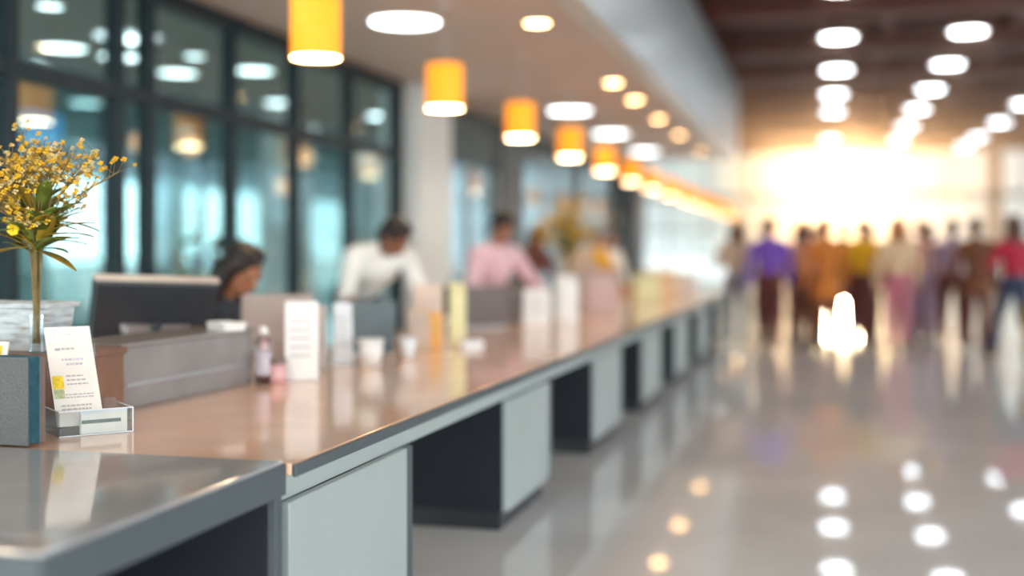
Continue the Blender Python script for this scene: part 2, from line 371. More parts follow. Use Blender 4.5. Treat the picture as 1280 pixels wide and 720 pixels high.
# pendants over the counter
for i in range(-2, 15):  # the two nearest hang out of view, added to warm the near counter
    y = 6.77+2.65*i; x = -3.02-0.035*min(max(i, 0), 6)
    top = 3.4 if y < 26.4 else 5.75
    t = empty('pendant_lamp', (x, y, 2.54))
    MB().lathe([(0.148, 0.0), (0.152, 0.01), (0.152, 0.35), (0.145, 0.365), (0.03, 0.368)], 36).lathe([(0.146, 0.36), (0.146, 0.004)], 36).build('lamp_shade', 'shade', t, smooth=True)
    MB().lathe([(1e-4, 0.004), (0.08, 0.004), (0.1445, 0.005)], 32).build('diffuser', 'pend_bulb', t)
    MB().cone((0, 0, 0.365), (0, 0, 0.42), 0.03, 0.012).tube([(0, 0, 0.42), (0, 0, top-2.53-0.02)], 0.005).build('cord', 'silver', t)
    MB().cone((0, 0, top-2.53-0.03), (0, 0, top-2.53-0.001), 0.055, 0.055).build('ceiling_cap', 'white', t)
    tag(t, 'orange drum pendant, %s from the near end over the counter' % ORD[i+2], 'pendant lamp', 'orange drum pendants over the counter')

# ================================================================== COUNTER
t = empty('long_worktop', (0, 0, 0))
MB().box(-3.1, -1.47, 3.13, 18.3, 0.725, 0.76).build('top_slab', 'top_peach_glow', t, 0.006)
MB().box(-1.4695, -1.455, 3.13, 18.3, 0.722, 0.758).build('edge_band', 'edge_grey', t, 0.004)
MB().box(-1.58, -1.53, 3.13, 18.28, 0.64, 0.724).build('apron', 'pedestal', t)
tag(t, 'long continuous worktop with warm glow in its peach colour and grey edge running into the distance', 'countertop')
ped = [(3.18, 4.25), (5.62, 6.58), (7.9, 8.97), (10.1, 11.2), (12.3, 13.4), (14.6, 15.7), (16.9, 18.1)]
for i, (y0, y1) in enumerate(ped):
    t = empty('counter_pedestal', (-1.5, y0, 0))
    L = y1-y0
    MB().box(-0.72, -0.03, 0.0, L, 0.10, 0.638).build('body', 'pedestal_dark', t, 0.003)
    MB().box(-0.029, 0.0, 0.0, L-0.07, 0.10, 0.638).build('front_panel', 'pedestal', t, 0.004)
    MB().box(-0.029, -0.004, L-0.068, L, 0.10, 0.638).build('end_strip', 'edge_grey', t, 0.002)
    MB().box(-0.68, -0.05, 0.03, L-0.03, 0, 0.10).build('plinth', 'black', t)
    tag(t, ['white fronted pedestal touching the grey front desk', 'second white fronted pedestal from the front desk, dark side in the first kneehole', 'third white fronted pedestal from the front desk',
            'fourth white fronted pedestal from the front desk', 'fifth narrow looking pedestal under the worktop', 'sixth grey looking pedestal under the worktop', 'last pedestal at the far end of the worktop'][i],
        'counter pedestal', 'white fronted pedestals under the worktop')
t = empty('front_desk', (-1.492, 2.045, 0))
b = MB(); b.box(-1.6, 0.0, 0.0, 1.08, 0.672, 0.768)
b.build('desk_top', 'desk_grey', t, 0.006, seg=3)
MB().box(0.0006, 0.009, -0.004, 1.078, 0.673, 0.762).build('edge_band', 'edge_grey', t, 0.002)
MB().box(-1.59, 0.0, -0.009, -0.0006, 0.673, 0.762).build('near_edge_band', 'edge_grey', t, 0.002)
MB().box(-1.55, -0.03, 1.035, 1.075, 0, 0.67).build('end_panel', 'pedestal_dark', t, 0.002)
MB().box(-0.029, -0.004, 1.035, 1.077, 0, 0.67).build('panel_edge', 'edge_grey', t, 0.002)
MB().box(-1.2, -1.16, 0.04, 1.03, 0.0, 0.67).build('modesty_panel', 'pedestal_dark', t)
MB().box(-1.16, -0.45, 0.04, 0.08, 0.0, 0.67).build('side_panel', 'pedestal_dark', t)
tag(t, 'grey glossy front desk with thick top at the near end of the counter', 'desk')

# ================================================================== NEAR ITEMS
# big linen covered book and thin brown book, standing
t = empty('standing_album', (-2.36, 3.165, 0.768))
MB().box(-0.40, 0.0, -0.002, 0.004, 0, 0.270).build('front_cover', 'linen', t, 0.001)
b = MB()
b.box(-0.395, -0.006, 0.005, 0.052, 0.004, 0.266)
for k in range(7): b.box(-0.395, -0.002, 0.007+k*0.0065, 0.0105+k*0.0065, 0.004, 0.267)
b.build('page_block', 'teal_cover', t)
MB().box(-0.40, 0.0, 0.053, 0.059, 0, 0.270).build('back_cover', 'teal_cover', t, 0.001)
tag(t, 'thick album with grey textured cover standing on the front desk edge', 'book')
t = MB().box(-2.76, -2.365, 3.228, 3.256, 0.76+0.008, 1.035).build('brown_folder', 'brown_cover', None, 0.003)
tag(t, 'thin brown folder standing upright right behind the grey album', 'folder')
t = empty('wooden_riser', (-2.83, 3.70, 0.76))
MB().box(-0.32, 0.32, -0.16, 0.24, 0.225, 0.25).build('top_board', 'wood', t, 0.004)
for q in (-0.15, 0.21): MB().box(-0.31, 0.31, q, q+0.02, 0, 0.224).build('long_board', 'wood', t)
for q in (0.29, -0.31): MB().box(q, q+0.02, -0.129, 0.209, 0, 0.224).build('end_board', 'wood', t)
tag(t, 'reddish brown wooden riser box under the white planter', 'box')
t = empty('small_card_frame', (-2.80, 3.43, 0.768))
mtx = Matrix.Rotation(math.radians(-12), 4, 'X')
MB().box(-0.11, 0.12, 0, 0.008, 0, 0.295, mtx).build('frame', 'paper', t, 0.002)
MB().box(-0.09, 0.10, -0.001, 0.0, 0.02, 0.280, mtx).build('picture', 'yellow_print', t)
tag(t, 'small cream framed card with yellow picture peeping over the grey album', 'card')
# planter
t = empty('white_planter', (-2.895, 3.75, 1.01))
def rrect(wx, wy, z, r=0.03, n=4):
    out = []
    for cx, cy, a0 in ((wx-r, wy-r, 0), (-wx+r, wy-r, 90), (-wx+r, -wy+r, 180), (wx-r, -wy+r, 270)):
        for k in range(n+1):
            a = math.radians(a0+90*k/n); out.append((cx+r*math.cos(a), cy+r*math.sin(a), z))
    return out
def loft(rings, capb=True):
    b = MB(); R = [[b.b.verts.new(p) for p in r] for r in rings]; n = len(R[0])
    for a, c in zip(R, R[1:]):
        for i in range(n): b.b.faces.new((a[i], a[(i+1) % n], c[(i+1) % n], c[i]))
    if capb: b.b.faces.new(R[0][::-1]); b.b.faces.new(R[-1])
    return b
loft([rrect(0.225, 0.085, 0), rrect(0.238, 0.098, 0.15), rrect(0.228, 0.088, 0.15), rrect(0.216, 0.078, 0.12)]).build('tub', 'distressed', t, smooth=False)
loft([rrect(0.238, 0.099, 0.150), rrect(0.250, 0.110, 0.152), rrect(0.252, 0.112, 0.168), rrect(0.24, 0.10, 0.170), rrect(0.226, 0.087, 0.168), rrect(0.226, 0.087, 0.150)], False).build('rim', 'distressed', t)
MB().box(-0.2, 0.2, -0.065, 0.065, 0.121, 0.128).build('soil', 'brown_cover', t)
tag(t, 'white distressed rectangular planter with worn rim behind the flowers', 'planter')

# bouquet in a slim vase
def bouquet(name, loc, s=1.0, seed=3, label='', nst=26, vase='acrylic', nlf=26):
    rnd = random.Random(seed)
    t = empty(name, loc); t.scale = (s, s, s)
    MB().lathe([(1e-4, 0.0), (0.022, 0.0), (0.0225, 0.005), (0.0215, 0.05), (0.0215, 0.11), (0.0225, 0.125)], 24).build('glass_vase', vase, t, smooth=True)
    nk = Vector((0.0, 0, 0.33))
    for i in range(nst):
        a = rnd.uniform(0, 2*PI); q = math.sqrt(rnd.random())
        tipx = math.cos(a)*0.22*q; tipy = math.sin(a)*0.13*q; hz = 0.72-0.22*q*q+rnd.uniform(-0.09, 0.04)
        if i < 3: tipx, tipy, hz = [(0.30, 0.02, 0.60), (0.24, 0.0, 0.66), (-0.24, 0.02, 0.52)][i]
        p0 = Vector((rnd.uniform(-0.009, 0.009), rnd.uniform(-0.009, 0.009), 0.03))
        p1 = nk+Vector((rnd.uniform(-0.014, 0.014)+tipx*0.05, rnd.uniform(-0.012, 0.012), 0))
        tip = Vector((tipx, tipy, hz)); mid = p1.lerp(tip, 0.5)+Vector((-tipx*0.15, -tipy*0.15, 0.03))
        st = MB().tube([p0, p1, mid, tip], 0.0024, 5)
        bl = MB(); bp = MB()
        for j in range(16):
            f = rnd.uniform(0.30, 1.0); base = mid.lerp(tip, f*1.0) if f > 0.3 else mid
            off = Vector((rnd.gauss(0, 0.030), rnd.gauss(0, 0.022), rnd.uniform(0.0, 0.055)))
            e = base+off; st.tube([base, e], 0.0011, 4)
            tgt = bl if rnd.random() < 0.68 else bp
            rr = rnd.uniform(0.0042, 0.0082)
            for k in range(4):
                an = k*PI/2+rnd.random(); tgt.ball(e+Vector((math.cos(an)*rr*0.9, math.sin(an)*rr*0.5, math.sin(an)*rr*0.8)), (rr*0.75, rr*0.6, rr*0.6), 1)
        so = st.build('flower_stem', 'green_stem', t)
        bl.build('blossoms', 'blossom', so, smooth=True); bp.build('pale_blossoms', 'blossom_pale', so, smooth=True)
    for i in range(nlf):      # leaves
        a = rnd.uniform(0, 2*PI); L = rnd.uniform(0.13, 0.22); up = rnd.uniform(0.2, 1.7)
        if i < 5: a, L, up = [(0.1, 0.22, 0.35), (0.3, 0.20, 0.15), (-0.3, 0.19, -0.05), (3.2, 0.21, 0.1), (2.9, 0.18, 0.5)][i]
        d = Vector((math.cos(a), math.sin(a)*0.7, up)).normalized(); side = d.cross(Vector((0, 0, 1))).normalized()
        base = nk+Vector((rnd.uniform(-0.015, 0.015), rnd.uniform(-0.015, 0.015), rnd.uniform(0.0, 0.16)))
        bm_ = MB(); prev = None
        for k in range(8):
            f = k/7; wd = 0.026*math.sin(PI*min(1, f*0.93+0.05))**0.8; c = base+d*L*f+Vector((0, 0, -0.30*L*f*f))
            cur = (bm_.b.verts.new(c-side*wd+Vector((0, 0, 0.003))), bm_.b.verts.new(c), bm_.b.verts.new(c+side*wd+Vector((0, 0, 0.003))))
            if prev:
                bm_.b.faces.new((prev[0], prev[1], cur[1], cur[0])); bm_.b.faces.new((prev[1], prev[2], cur[2], cur[1]))
            prev = cur
        lf = bm_.build('leaf', 'leaf_gold' if i in (0, 1, 2) or rnd.random() < 0.25 else 'leaf', t, smooth=True, fix=False)
        k_ = lf.modifiers.new('thick', 'SOLIDIFY'); k_.thickness = 0.0012
    tag(t, label, 'flowers')
    return t
bq = bouquet('flower_bouquet', (-2.655, 3.605, 1.012), 1.04, 3, 'airy yellow flower bouquet in a slim vase in front of the white planter', 36, nlf=72)
# one larger yellow flower head
b = MB()
for k in range(7):
    a = 2*PI*k/7; b.ball((0.014*math.cos(a), 0, 0.014*math.sin(a)), (0.011, 0.005, 0.009), 2)
b.ball((0, -0.004, 0), 0.007, 2)
for v in b.b.verts: v.co += Vector((-0.045, -0.06, 0.41))
b.build('large_flower', 'blossom_big', bq, smooth=True)

# leaflet holder, rotated about its front left corner
HA = math.radians(50)
t = empty('leaflet_holder', (-2.395, 3.368, 0.76), HA)     # local +x along the front plate, +y to the back
b = MB()
W, Dp = 0.235, 0.17
b.box(0, W, -0.003, 0.0, 0.001, 0.082).box(0, W, Dp, Dp+0.003, 0.001, 0.10)
b.box(-0.003, 0, -0.003, Dp+0.003, 0.001, 0.082).box(W, W+0.003, -0.003, Dp+0.003, 0.001, 0.082).box(0, W, 0, Dp, 0.001, 0.004)
b.build('tray', 'acrylic', t, 0.001)
b = MB()
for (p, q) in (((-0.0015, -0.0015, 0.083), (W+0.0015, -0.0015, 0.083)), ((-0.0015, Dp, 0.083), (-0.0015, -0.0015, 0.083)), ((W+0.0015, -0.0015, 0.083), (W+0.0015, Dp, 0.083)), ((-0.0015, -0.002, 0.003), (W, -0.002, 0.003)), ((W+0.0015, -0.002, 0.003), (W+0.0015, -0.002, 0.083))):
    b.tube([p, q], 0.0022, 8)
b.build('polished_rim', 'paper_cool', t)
RX = Matrix.Translation((0, 0.055, 0.028)) @ Matrix.Rotation(math.radians(-29), 4, 'X') @ Matrix.Diagonal((1, 1, 1.24, 1))
MB().box(0.003, 0.167, 0.004, 0.0065, -0.01, 0.305, RX).build('back_plate', 'acrylic', t, 0.001)
tag(t, 'clear acrylic leaflet holder standing by the near end of the worktop', 'holder')
t2 = empty('leaning_leaflet', (-2.395, 3.368, 0.76), HA)
MB().box(0.008, 0.160, 0.0, 0.002, 0.0, 0.292, RX).build('sheet', 'paper', t2)
rnd = random.Random(5)
def line(b, x0, x1, z, hh, word=True):
    x = x0
    while x < x1:
        ww = rnd.uniform(0.006, 0.016) if word else x1-x
        b.box(x, min(x+ww, x1), -0.0006, -0.0001, z, z+hh, RX); x += ww+0.003
b = MB()
line(b, 0.034, 0.052, 0.220, 0.008, False); line(b, 0.055, 0.098, 0.222, 0.006)
for k, z in enumerate((0.142, 0.130, 0.118)): line(b, 0.058, 0.115+0.006*k, z, 0.0042)
for z in (0.088, 0.080): line(b, 0.048, 0.140, z, 0.0035)
for z in (0.056, 0.045): line(b, 0.030, 0.128, z, 0.0045)
b.build('printed_text', 'ink_soft', t2)
b = MB(); line(b, 0.052, 0.125, 0.190, 0.006); line(b, 0.065, 0.118, 0.176, 0.006); line(b, 0.036, 0.094, 0.266, 0.002)
b.build('small_heading', 'mauve_print', t2)
MB().box(0.012, 0.048, -0.0008, -0.0001, 0.108, 0.146, RX).build('yellow_picture', 'yellow_print', t2)
MB().box(0.012, 0.046, -0.0008, -0.0001, 0.080, 0.1065, RX).build('green_picture', 'green_print', t2)
tag(t2, 'cream leaflet with yellow picture leaning back in the acrylic holder', 'leaflet')
for k, (m_, yy, hh, x0, x1) in enumerate((('paper', 0.008, 0.066, 0.07, 0.22), ('paper_cool', 0.022, 0.074, 0.07, 0.225), ('paper', 0.036, 0.070, 0.075, 0.228))):
    q = empty('small_leaflet', (-2.395, 3.368, 0.764), HA)
    MB().box(x0, x1, yy, yy+0.006, 0.001, hh).build('card_stack', m_, q)
    MB().box(x0+0.002, x0+0.13, yy-0.0006, yy-0.0001, hh-0.032, hh-0.020).build('dark_band', 'darkgreen_print', q)
    tag(q, ['frontmost white leaflet bundle with green band in the acrylic tray', 'bluish leaflet bundle in the middle of the acrylic tray', 'rearmost white leaflet bundle in the acrylic tray'][k], 'leaflet', 'leaflets in the acrylic tray')
# grey box screen
t = empty('counter_screen', (-2.58, 4.0, 0.76), math.radians(-1.5))
MB().box(-0.30, 0.0, 0.0, 1.02, 0.0, 0.235).build('body', 'panel_grey', t, 0.006)
MB().box(-0.31, 0.008, -0.006, 1.026, 0.236, 0.252).build('cap', 'panel_grey', t, 0.003)
MB().box(0.0005, 0.003, 0.04, 0.98, 0.085, 0.10).build('groove_strip', 'silver', t)
tag(t, 'low grey screening box on the worktop in front of the monitor', 'screen')
t = empty('white_tray', (-2.60, 4.86, 1.012), math.radians(-35))
loft([rrect(0.085, 0.05, 0, 0.01), rrect(0.092, 0.057, 0.035, 0.012), rrect(0.088, 0.053, 0.035, 0.012), rrect(0.08, 0.045, 0.008, 0.01)]).build('dish', 'white', t)
MB().box(-0.06, 0.06, -0.03, 0.03, 0.009, 0.026).build('slips', 'paper', t)
tag(t, 'small white tray on the end of the grey screening box', 'tray')

# near monitor
t = empty('desktop_monitor', (-3.06, 5.02, 0.76), math.radians(43))   # local x = width, -y = back side (towards customers)
TL = Matrix.Translation((0, 0, 0.335)) @ Matrix.Rotation(math.radians(2), 4, 'Y') @ Matrix.Rotation(math.radians(24), 4, 'X')
b = MB(); b.box(-0.275, 0.275, -0.03, 0.018, -0.15, 0.142, TL); b.build('back_shell', 'dark_plastic', t, 0.008)
MB().box(-0.285, 0.285, 0.019, 0.036, -0.162, 0.148, TL).build('bezel', 'dark_plastic', t, 0.004)
MB().box(-0.285, 0.285, -0.028, 0.034, 0.1485, 0.156, TL).build('lit_top_strip', 'bezel_top_lit', t, 0.002)
MB().box(-0.27, 0.27, 0.0362, 0.038, -0.145, 0.135, TL).build('screen', 'black', t)
b = MB(); b.prism([TL @ Vector(p) for p in ((-0.15, -0.031, -0.065), (0.17, -0.031, -0.065), (0.14, -0.06, -0.085), (-0.12, -0.06, -0.085))], TL.to_3x3() @ Vector((0, 0, -0.04)))
b.build('mount_bracket', 'silver', t, 0.004)
MB().cone((0, -0.02, 0.012), (0, -0.045, 0.27), 0.03, 0.025).build('stand_neck', 'dark_plastic', t, smooth=False)
MB().box(-0.13, 0.13, -0.09, 0.11, 0.0, 0.012).build('stand_base', 'dark_plastic', t, 0.004)
tag(t, 'black monitor seen from behind, tilted back, behind the grey screening box', 'monitor')

def laptop(name, loc, rz, wd, hh, m, tilt, label, mbase='silver'):
    t = empty(name, loc, rz)       # lid outer face towards local -y
    T = Matrix.Rotation(math.radians(tilt), 4, 'X')
    MB().box(-wd/2, wd/2, 0.0, 0.008, 0.0, hh, T @ Matrix.Translation((0, 0, 0.012))).build('lid', m, t, 0.003)
    MB().box(-wd/2+0.012, wd/2-0.012, 0.0082, 0.009, 0.015, hh-0.012, T @ Matrix.Translation((0, 0, 0.012))).build('screen', 'black', t)
    MB().box(-wd/2, wd/2, 0.0, hh, 0.0, 0.011).build('keyboard_base', mbase, t, 0.003)
    tag(t, label, 'laptop'); return t
laptop('laptop', (-2.80, 5.78, 0.762), math.radians(32), 0.37, 0.37, 'taupe', 10, 'beige laptop lid in front of the dark haired clerk', 'paper')
laptop('laptop', (-2.62, 6.55, 0.762), math.radians(33), 0.37, 0.30, 'teal_lid', 6, 'dark teal laptop lid behind the white cup')
laptop('laptop', (-2.62, 9.05, 0.762), math.radians(35), 0.40, 0.32, 'greybrown', 6, 'dark grey laptop lid in front of the clerk in pink')
# bottles, leaflets, cups
def bottle(name, x, y, r, h, m, mcap, label):
    t = empty(name, (x, y, 0.76))
    MB().lathe([(1e-4, 0.001), (r, 0.001), (r, h*0.68), (r*0.85, h*0.76), (r*0.38, h*0.83), (r*0.38, h*0.88)], 24).build('bottle_body', m, t, smooth=True)
    MB().cone((0, 0, h*0.88), (0, 0, h), r*0.45, r*0.42).build('cap', mcap, t)
    MB().lathe([(r*1.01, h*0.15), (r*1.01, h*0.55)], 24).build('wrapper', 'mauve_print', t, smooth=True)
    tag(t, label, 'bottle'); return t
bottle('clear_bottle', -2.50, 5.02, 0.038, 0.26, 'glass_clear', 'white', 'clear bottle with white cap standing past the grey screening box')
bottle('pink_bottle', -2.55, 5.14, 0.036, 0.24, 'pink_liquid', 'white', 'pinkish bottle beside the tall white leaflet stand')
t = empty('cosmetic_jar', (-2.45, 5.06, 0.76))
MB().lathe([(1e-4, 0.0), (0.04, 0.0), (0.045, 0.02), (0.045, 0.08), (0.04, 0.085)], 24).build('pot', 'pink_liquid', t, smooth=True)
MB().cone((0, 0, 0.086), (0, 0, 0.115), 0.044, 0.043, 24).build('lid', 'brown_cover', t)
tag(t, 'small pink jar with brown lid before the pink bottle', 'jar')
def stand(name, x, y, rz, wd, hh, m, label, cat='leaflet stand', th=0.03):
    t = empty(name, (x, y, 0.76), rz)
    T = Matrix.Rotation(math.radians(-6), 4, 'X')
    MB().box(-wd/2, wd/2, 0, 0.004, 0.006, hh, T).build('sheet', m, t)
    MB().prism([(-wd/2, 0.006, 0.001), (-wd/2, 0.09, 0.001), (-wd/2, 0.012+hh*0.08, hh*0.7)], (wd, 0, 0)).build('back_support', m, t)
    b = MB()
    for k in range(5): b.box(-wd*0.36, wd*0.30, -0.0008, -0.0002, hh*(0.3+0.11*k), hh*(0.3+0.11*k)+0.008, T)
    b.build('printed_lines', 'ink_soft', t)
    tag(t, label, cat); return t
stand('leaflet_stand', -2.38, 5.17, math.radians(20), 0.155, 0.37, 'white', 'tall white leaflet stand between pink bottle and tan folder')
stand('tan_folder', -2.52, 5.66, math.radians(30), 0.11, 0.33, 'taupe', 'tan folder standing right behind the tall white leaflet stand', 'folder')
stand('blue_leaflet', -2.50, 5.97, math.radians(35), 0.10, 0.33, 'paper_cool', 'pale blue upright leaflet standing between tan folder and teal laptop')
def cup(x, y, r, h, m, label):
    t = empty('paper_cup', (x, y, 0.7605))
    MB().lathe([(1e-4, 0.0), (r*0.72, 0.0), (r, h), (r*0.94, h), (r*0.68, 0.008), (1e-4, 0.008)], 28).build('cup_wall', m, t, smooth=True)
    MB().lathe([(r*0.97, h-0.002), (r*1.05, h-0.002), (r*1.05, h+0.006), (r*0.95, h+0.006)], 28).build('rim', m, t, smooth=True)
    tag(t, label, 'cup'); return t
cup(-2.33, 5.93, 0.068, 0.135, 'white', 'white paper cup in front of the dark teal laptop')
cup(-2.30, 6.42, 0.05, 0.11, 'paper_cool', 'smaller bluish cup just beyond the white paper cup')
def carton(name, x, y, rz, sx, sy, sz, m, label, cat='carton'):
    t = empty(name, (x, y, 0.7605), rz)
    MB().box(-sx/2, sx/2, -sy/2, sy/2, 0, sz*0.86).build('carton_body', m, t, 0.003)
    MB().prism([(-sx/2, -sy/2, sz*0.862), (-sx/2, sy/2, sz*0.862), (-sx/2, 0, sz)], (sx, 0, 0)).build('gable', m, t)
    tag(t, label, cat); return t
carton('yellow_carton', -2.30, 7.36, 0.4, 0.10, 0.08, 0.40, 'yellow_carton', 'tall pale yellow carton on the worktop before the dark grey laptop')
carton('orange_carton', -2.40, 7.22, 0.2, 0.08, 0.08, 0.22, 'orange_carton', 'short orange carton left against the tall yellow carton')
stand('peach_leaflet', -2.42, 6.98, math.radians(35), 0.13, 0.26, 'c_tan', 'peach coloured leaflet stand before the orange carton')
stand('peach_leaflet', -2.62, 7.75, math.radians(30), 0.20, 0.38, 'pale_peach', 'large peach leaflet stand behind the tall yellow carton')
carton('white_dish_box', -2.17, 7.22, 0.7, 0.14, 0.09, 0.05, 'paper_cool', 'flat bluish white packet before the tall yellow carton', 'packet')
stand('white_board', -2.30, 9.55, math.radians(20), 0.22, 0.30, 'white', 'white sign stand on the worktop beside the clerk in pink')
carton('white_carton', -2.22, 10.3, 0.5, 0.18, 0.14, 0.40, 'white', 'tall white carton before the distant flower vase')
carton('grey_carton', -2.55, 9.95, 0.3, 0.24, 0.14, 0.30, 'greybrown', 'dark grey carton beside the tall white carton')
carton('rose_carton', -2.15, 11.6, 0.4, 0.30, 0.18, 0.42, 'rose_box', 'rose brown carton on the worktop beyond the white carton')
carton('rose_carton', -2.45, 12.6, 0.4, 0.28, 0.18, 0.44, 'taupe', 'taupe carton behind the rose brown carton')
carton('cream_carton', -2.1, 14.3, 0.4, 0.30, 0.2, 0.34, 'yellow_carton', 'pale yellow carton far along the worktop')
carton('cream_carton', -2.2, 16.2, 0.4, 0.4, 0.2, 0.36, 'c_cream', 'cream carton near the far end of the worktop')
carton('cream_carton', -2.0, 17.4, 0.4, 0.3, 0.2, 0.30, 'paper', 'off white carton at the far end of the worktop')
bouquet('flower_bouquet', (-2.72, 12.73, 0.76), 1.6, 11, 'distant yellow bouquet behind the cartons on the worktop', 34)

# office furniture behind the glass
def office_chair(x, y, rz, seat_z, label, bh=0.55):
    t = empty('office_chair', (x, y, 0), rz)     # sitter faces local +x
    MB().box(-0.23, 0.24, -0.24, 0.24, seat_z-0.07, seat_z).build('seat', 'black', t, 0.03, seg=3)
    MB().box(-0.30, -0.25, -0.22, 0.22, seat_z+0.08, seat_z+0.1+bh).build('backrest', 'black', t, 0.02, seg=3)
    MB().box(-0.295, -0.26, -0.03, 0.03, seat_z-0.05, seat_z+0.2).build('back_bar', 'black', t)
    MB().cone((0, 0, 0.1), (0, 0, seat_z-0.071), 0.03, 0.03).build('gas_post', 'silver', t)
    for k in range(5):
        a = 2*PI*k/5+0.3
        lg = MB().cone((0, 0, 0.09), (0.28*math.cos(a), 0.28*math.sin(a), 0.07), 0.028, 0.018, 10).build('leg', 'black', t)
        MB().ball((0.28*math.cos(a), 0.28*math.sin(a), 0.031), 0.03, 2).build('caster', 'black', lg, smooth=True)
    tag(t, label, 'chair'); return t
def potted(x, y, h, label, seed):
    rnd = random.Random(seed); t = empty('potted_plant', (x, y, 0))
    MB().lathe([(1e-4, 0.001), (0.16, 0.001), (0.2, 0.38), (0.18, 0.38), (0.16, 0.34), (1e-4, 0.34)], 24).build('pot', 'dark_col', t, smooth=True)
    b = MB()
    for i in range(60):
        a = rnd.uniform(0, 2*PI); q = rnd.uniform(0.1, 0.36); z = rnd.uniform(0.5, h); c = Vector((q*math.cos(a), q*math.sin(a), z))
        b.ball(c, (0.09, 0.02, 0.05), 1, Euler((rnd.uniform(-1, 1), rnd.uniform(-1, 1), a)).to_matrix().to_4x4())
        if i % 4 == 0: b.tube([(0, 0, 0.34), c], 0.006, 5)
    b.build('foliage', 'leaf', t); tag(t, label, 'plant')
potted(-6.0, 10.9, 1.5, 'dark leafy plant behind the glass between two clerks', 1)
potted(-5.9, 16.6, 1.6, 'leafy plant beyond the white column', 2)
for i, (x, y, w_, h_) in enumerate(((-7.6, 8.6, 1.4, 0.74), (-7.4, 12.2, 1.6, 0.74), (-8.0, 16.5, 1.6, 0.74))):
    t = empty('office_desk', (x, y, 0))
    MB().box(-0.35, 0.35, -w_/2, w_/2, 0.70, h_).build('desk_top', 'white', t, 0.005)
    for sx in (-0.3, 0.3):
        for sy in (-1, 1): MB().box(sx-0.025, sx+0.025, sy*(w_/2-0.06)-0.025, sy*(w_/2-0.06)+0.025, 0, 0.699).build('leg', 'silver', t)
    tag(t, ['nearest white office desk behind the glass', 'middle white office desk behind the glass', 'furthest white office desk behind the glass'][i], 'desk', 'desks behind the glass')
    t = empty('office_monitor', (x, y, 0.74))
    MB().box(-0.02, 0.02, -0.28, 0.28, 0.12, 0.46).build('shell', 'dark_plastic', t, 0.005)
    MB().box(-0.1, 0.1, -0.12, 0.12, 0, 0.012).box(-0.03, -0.015, -0.03, 0.03, 0.012, 0.3).build('stand', 'silver', t)
    MB().box(0.0205, 0.022, -0.265, 0.265, 0.135, 0.445).build('screen', 'teal_wall', t)
    tag(t, ['monitor on the nearest desk behind the glass', 'monitor on the middle desk behind the glass', 'monitor on the furthest desk behind the glass'][i], 'monitor', 'monitors behind the glass')
t = empty('wall_screen', (-8.9, 12.15, 2.60))
MB().box(0.0, 0.03, -0.42, 0.42, 0.0, 0.42).build('case', 'black', t, 0.004)
MB().box(0.0305, 0.032, -0.39, 0.39, 0.03, 0.39).build('display', 'screen_blue', t)
tag(t, 'bright blue wall screen high up behind the office glass', 'screen')

# ================================================================== PEOPLE
def remesh_obj(name, b, m, parent, voxel, smooth_it=4):
    me = bpy.data.meshes.new('tmp'); b.b.to_mesh(me); b.b.free()
    o = bpy.data.objects.new('tmp', me); C.objects.link(o)
    k = o.modifiers.new('r', 'REMESH'); k.mode = 'VOXEL'; k.voxel_size = voxel
    k2 = o.modifiers.new('s', 'SMOOTH'); k2.iterations = smooth_it; k2.factor = 0.5
    dg = bpy.context.evaluated_depsgraph_get(); ev = o.evaluated_get(dg)
    nm = bpy.data.meshes.new_from_object(ev); nm.name = name
    bpy.data.objects.remove(o); bpy.data.meshes.remove(me)
    nm.materials.clear(); nm.materials.append(M[m])
    for f in nm.polygons: f.use_smooth = True
    r = bpy.data.objects.new(name, nm); C.objects.link(r)
    if parent: r.parent = parent
    return r
def cap(b, p, q, r0, r1, n=14):
    b.ball(p, r0, 2); b.ball(q, r1, 2); b.cone(p, q, r0, r1, n)
def ik(a, c, l1, l2, pole):
    d = c-a; L = min(d.length, (l1+l2)*0.995); c = a+d.normalized()*L
    x = (l1*l1-l2*l2+L*L)/(2*L); h = math.sqrt(max(l1*l1-x*x, 0)); u = d.normalized()
    pl = pole-u*pole.dot(u); pl.normalize()
    return a+u*x+pl*h, c
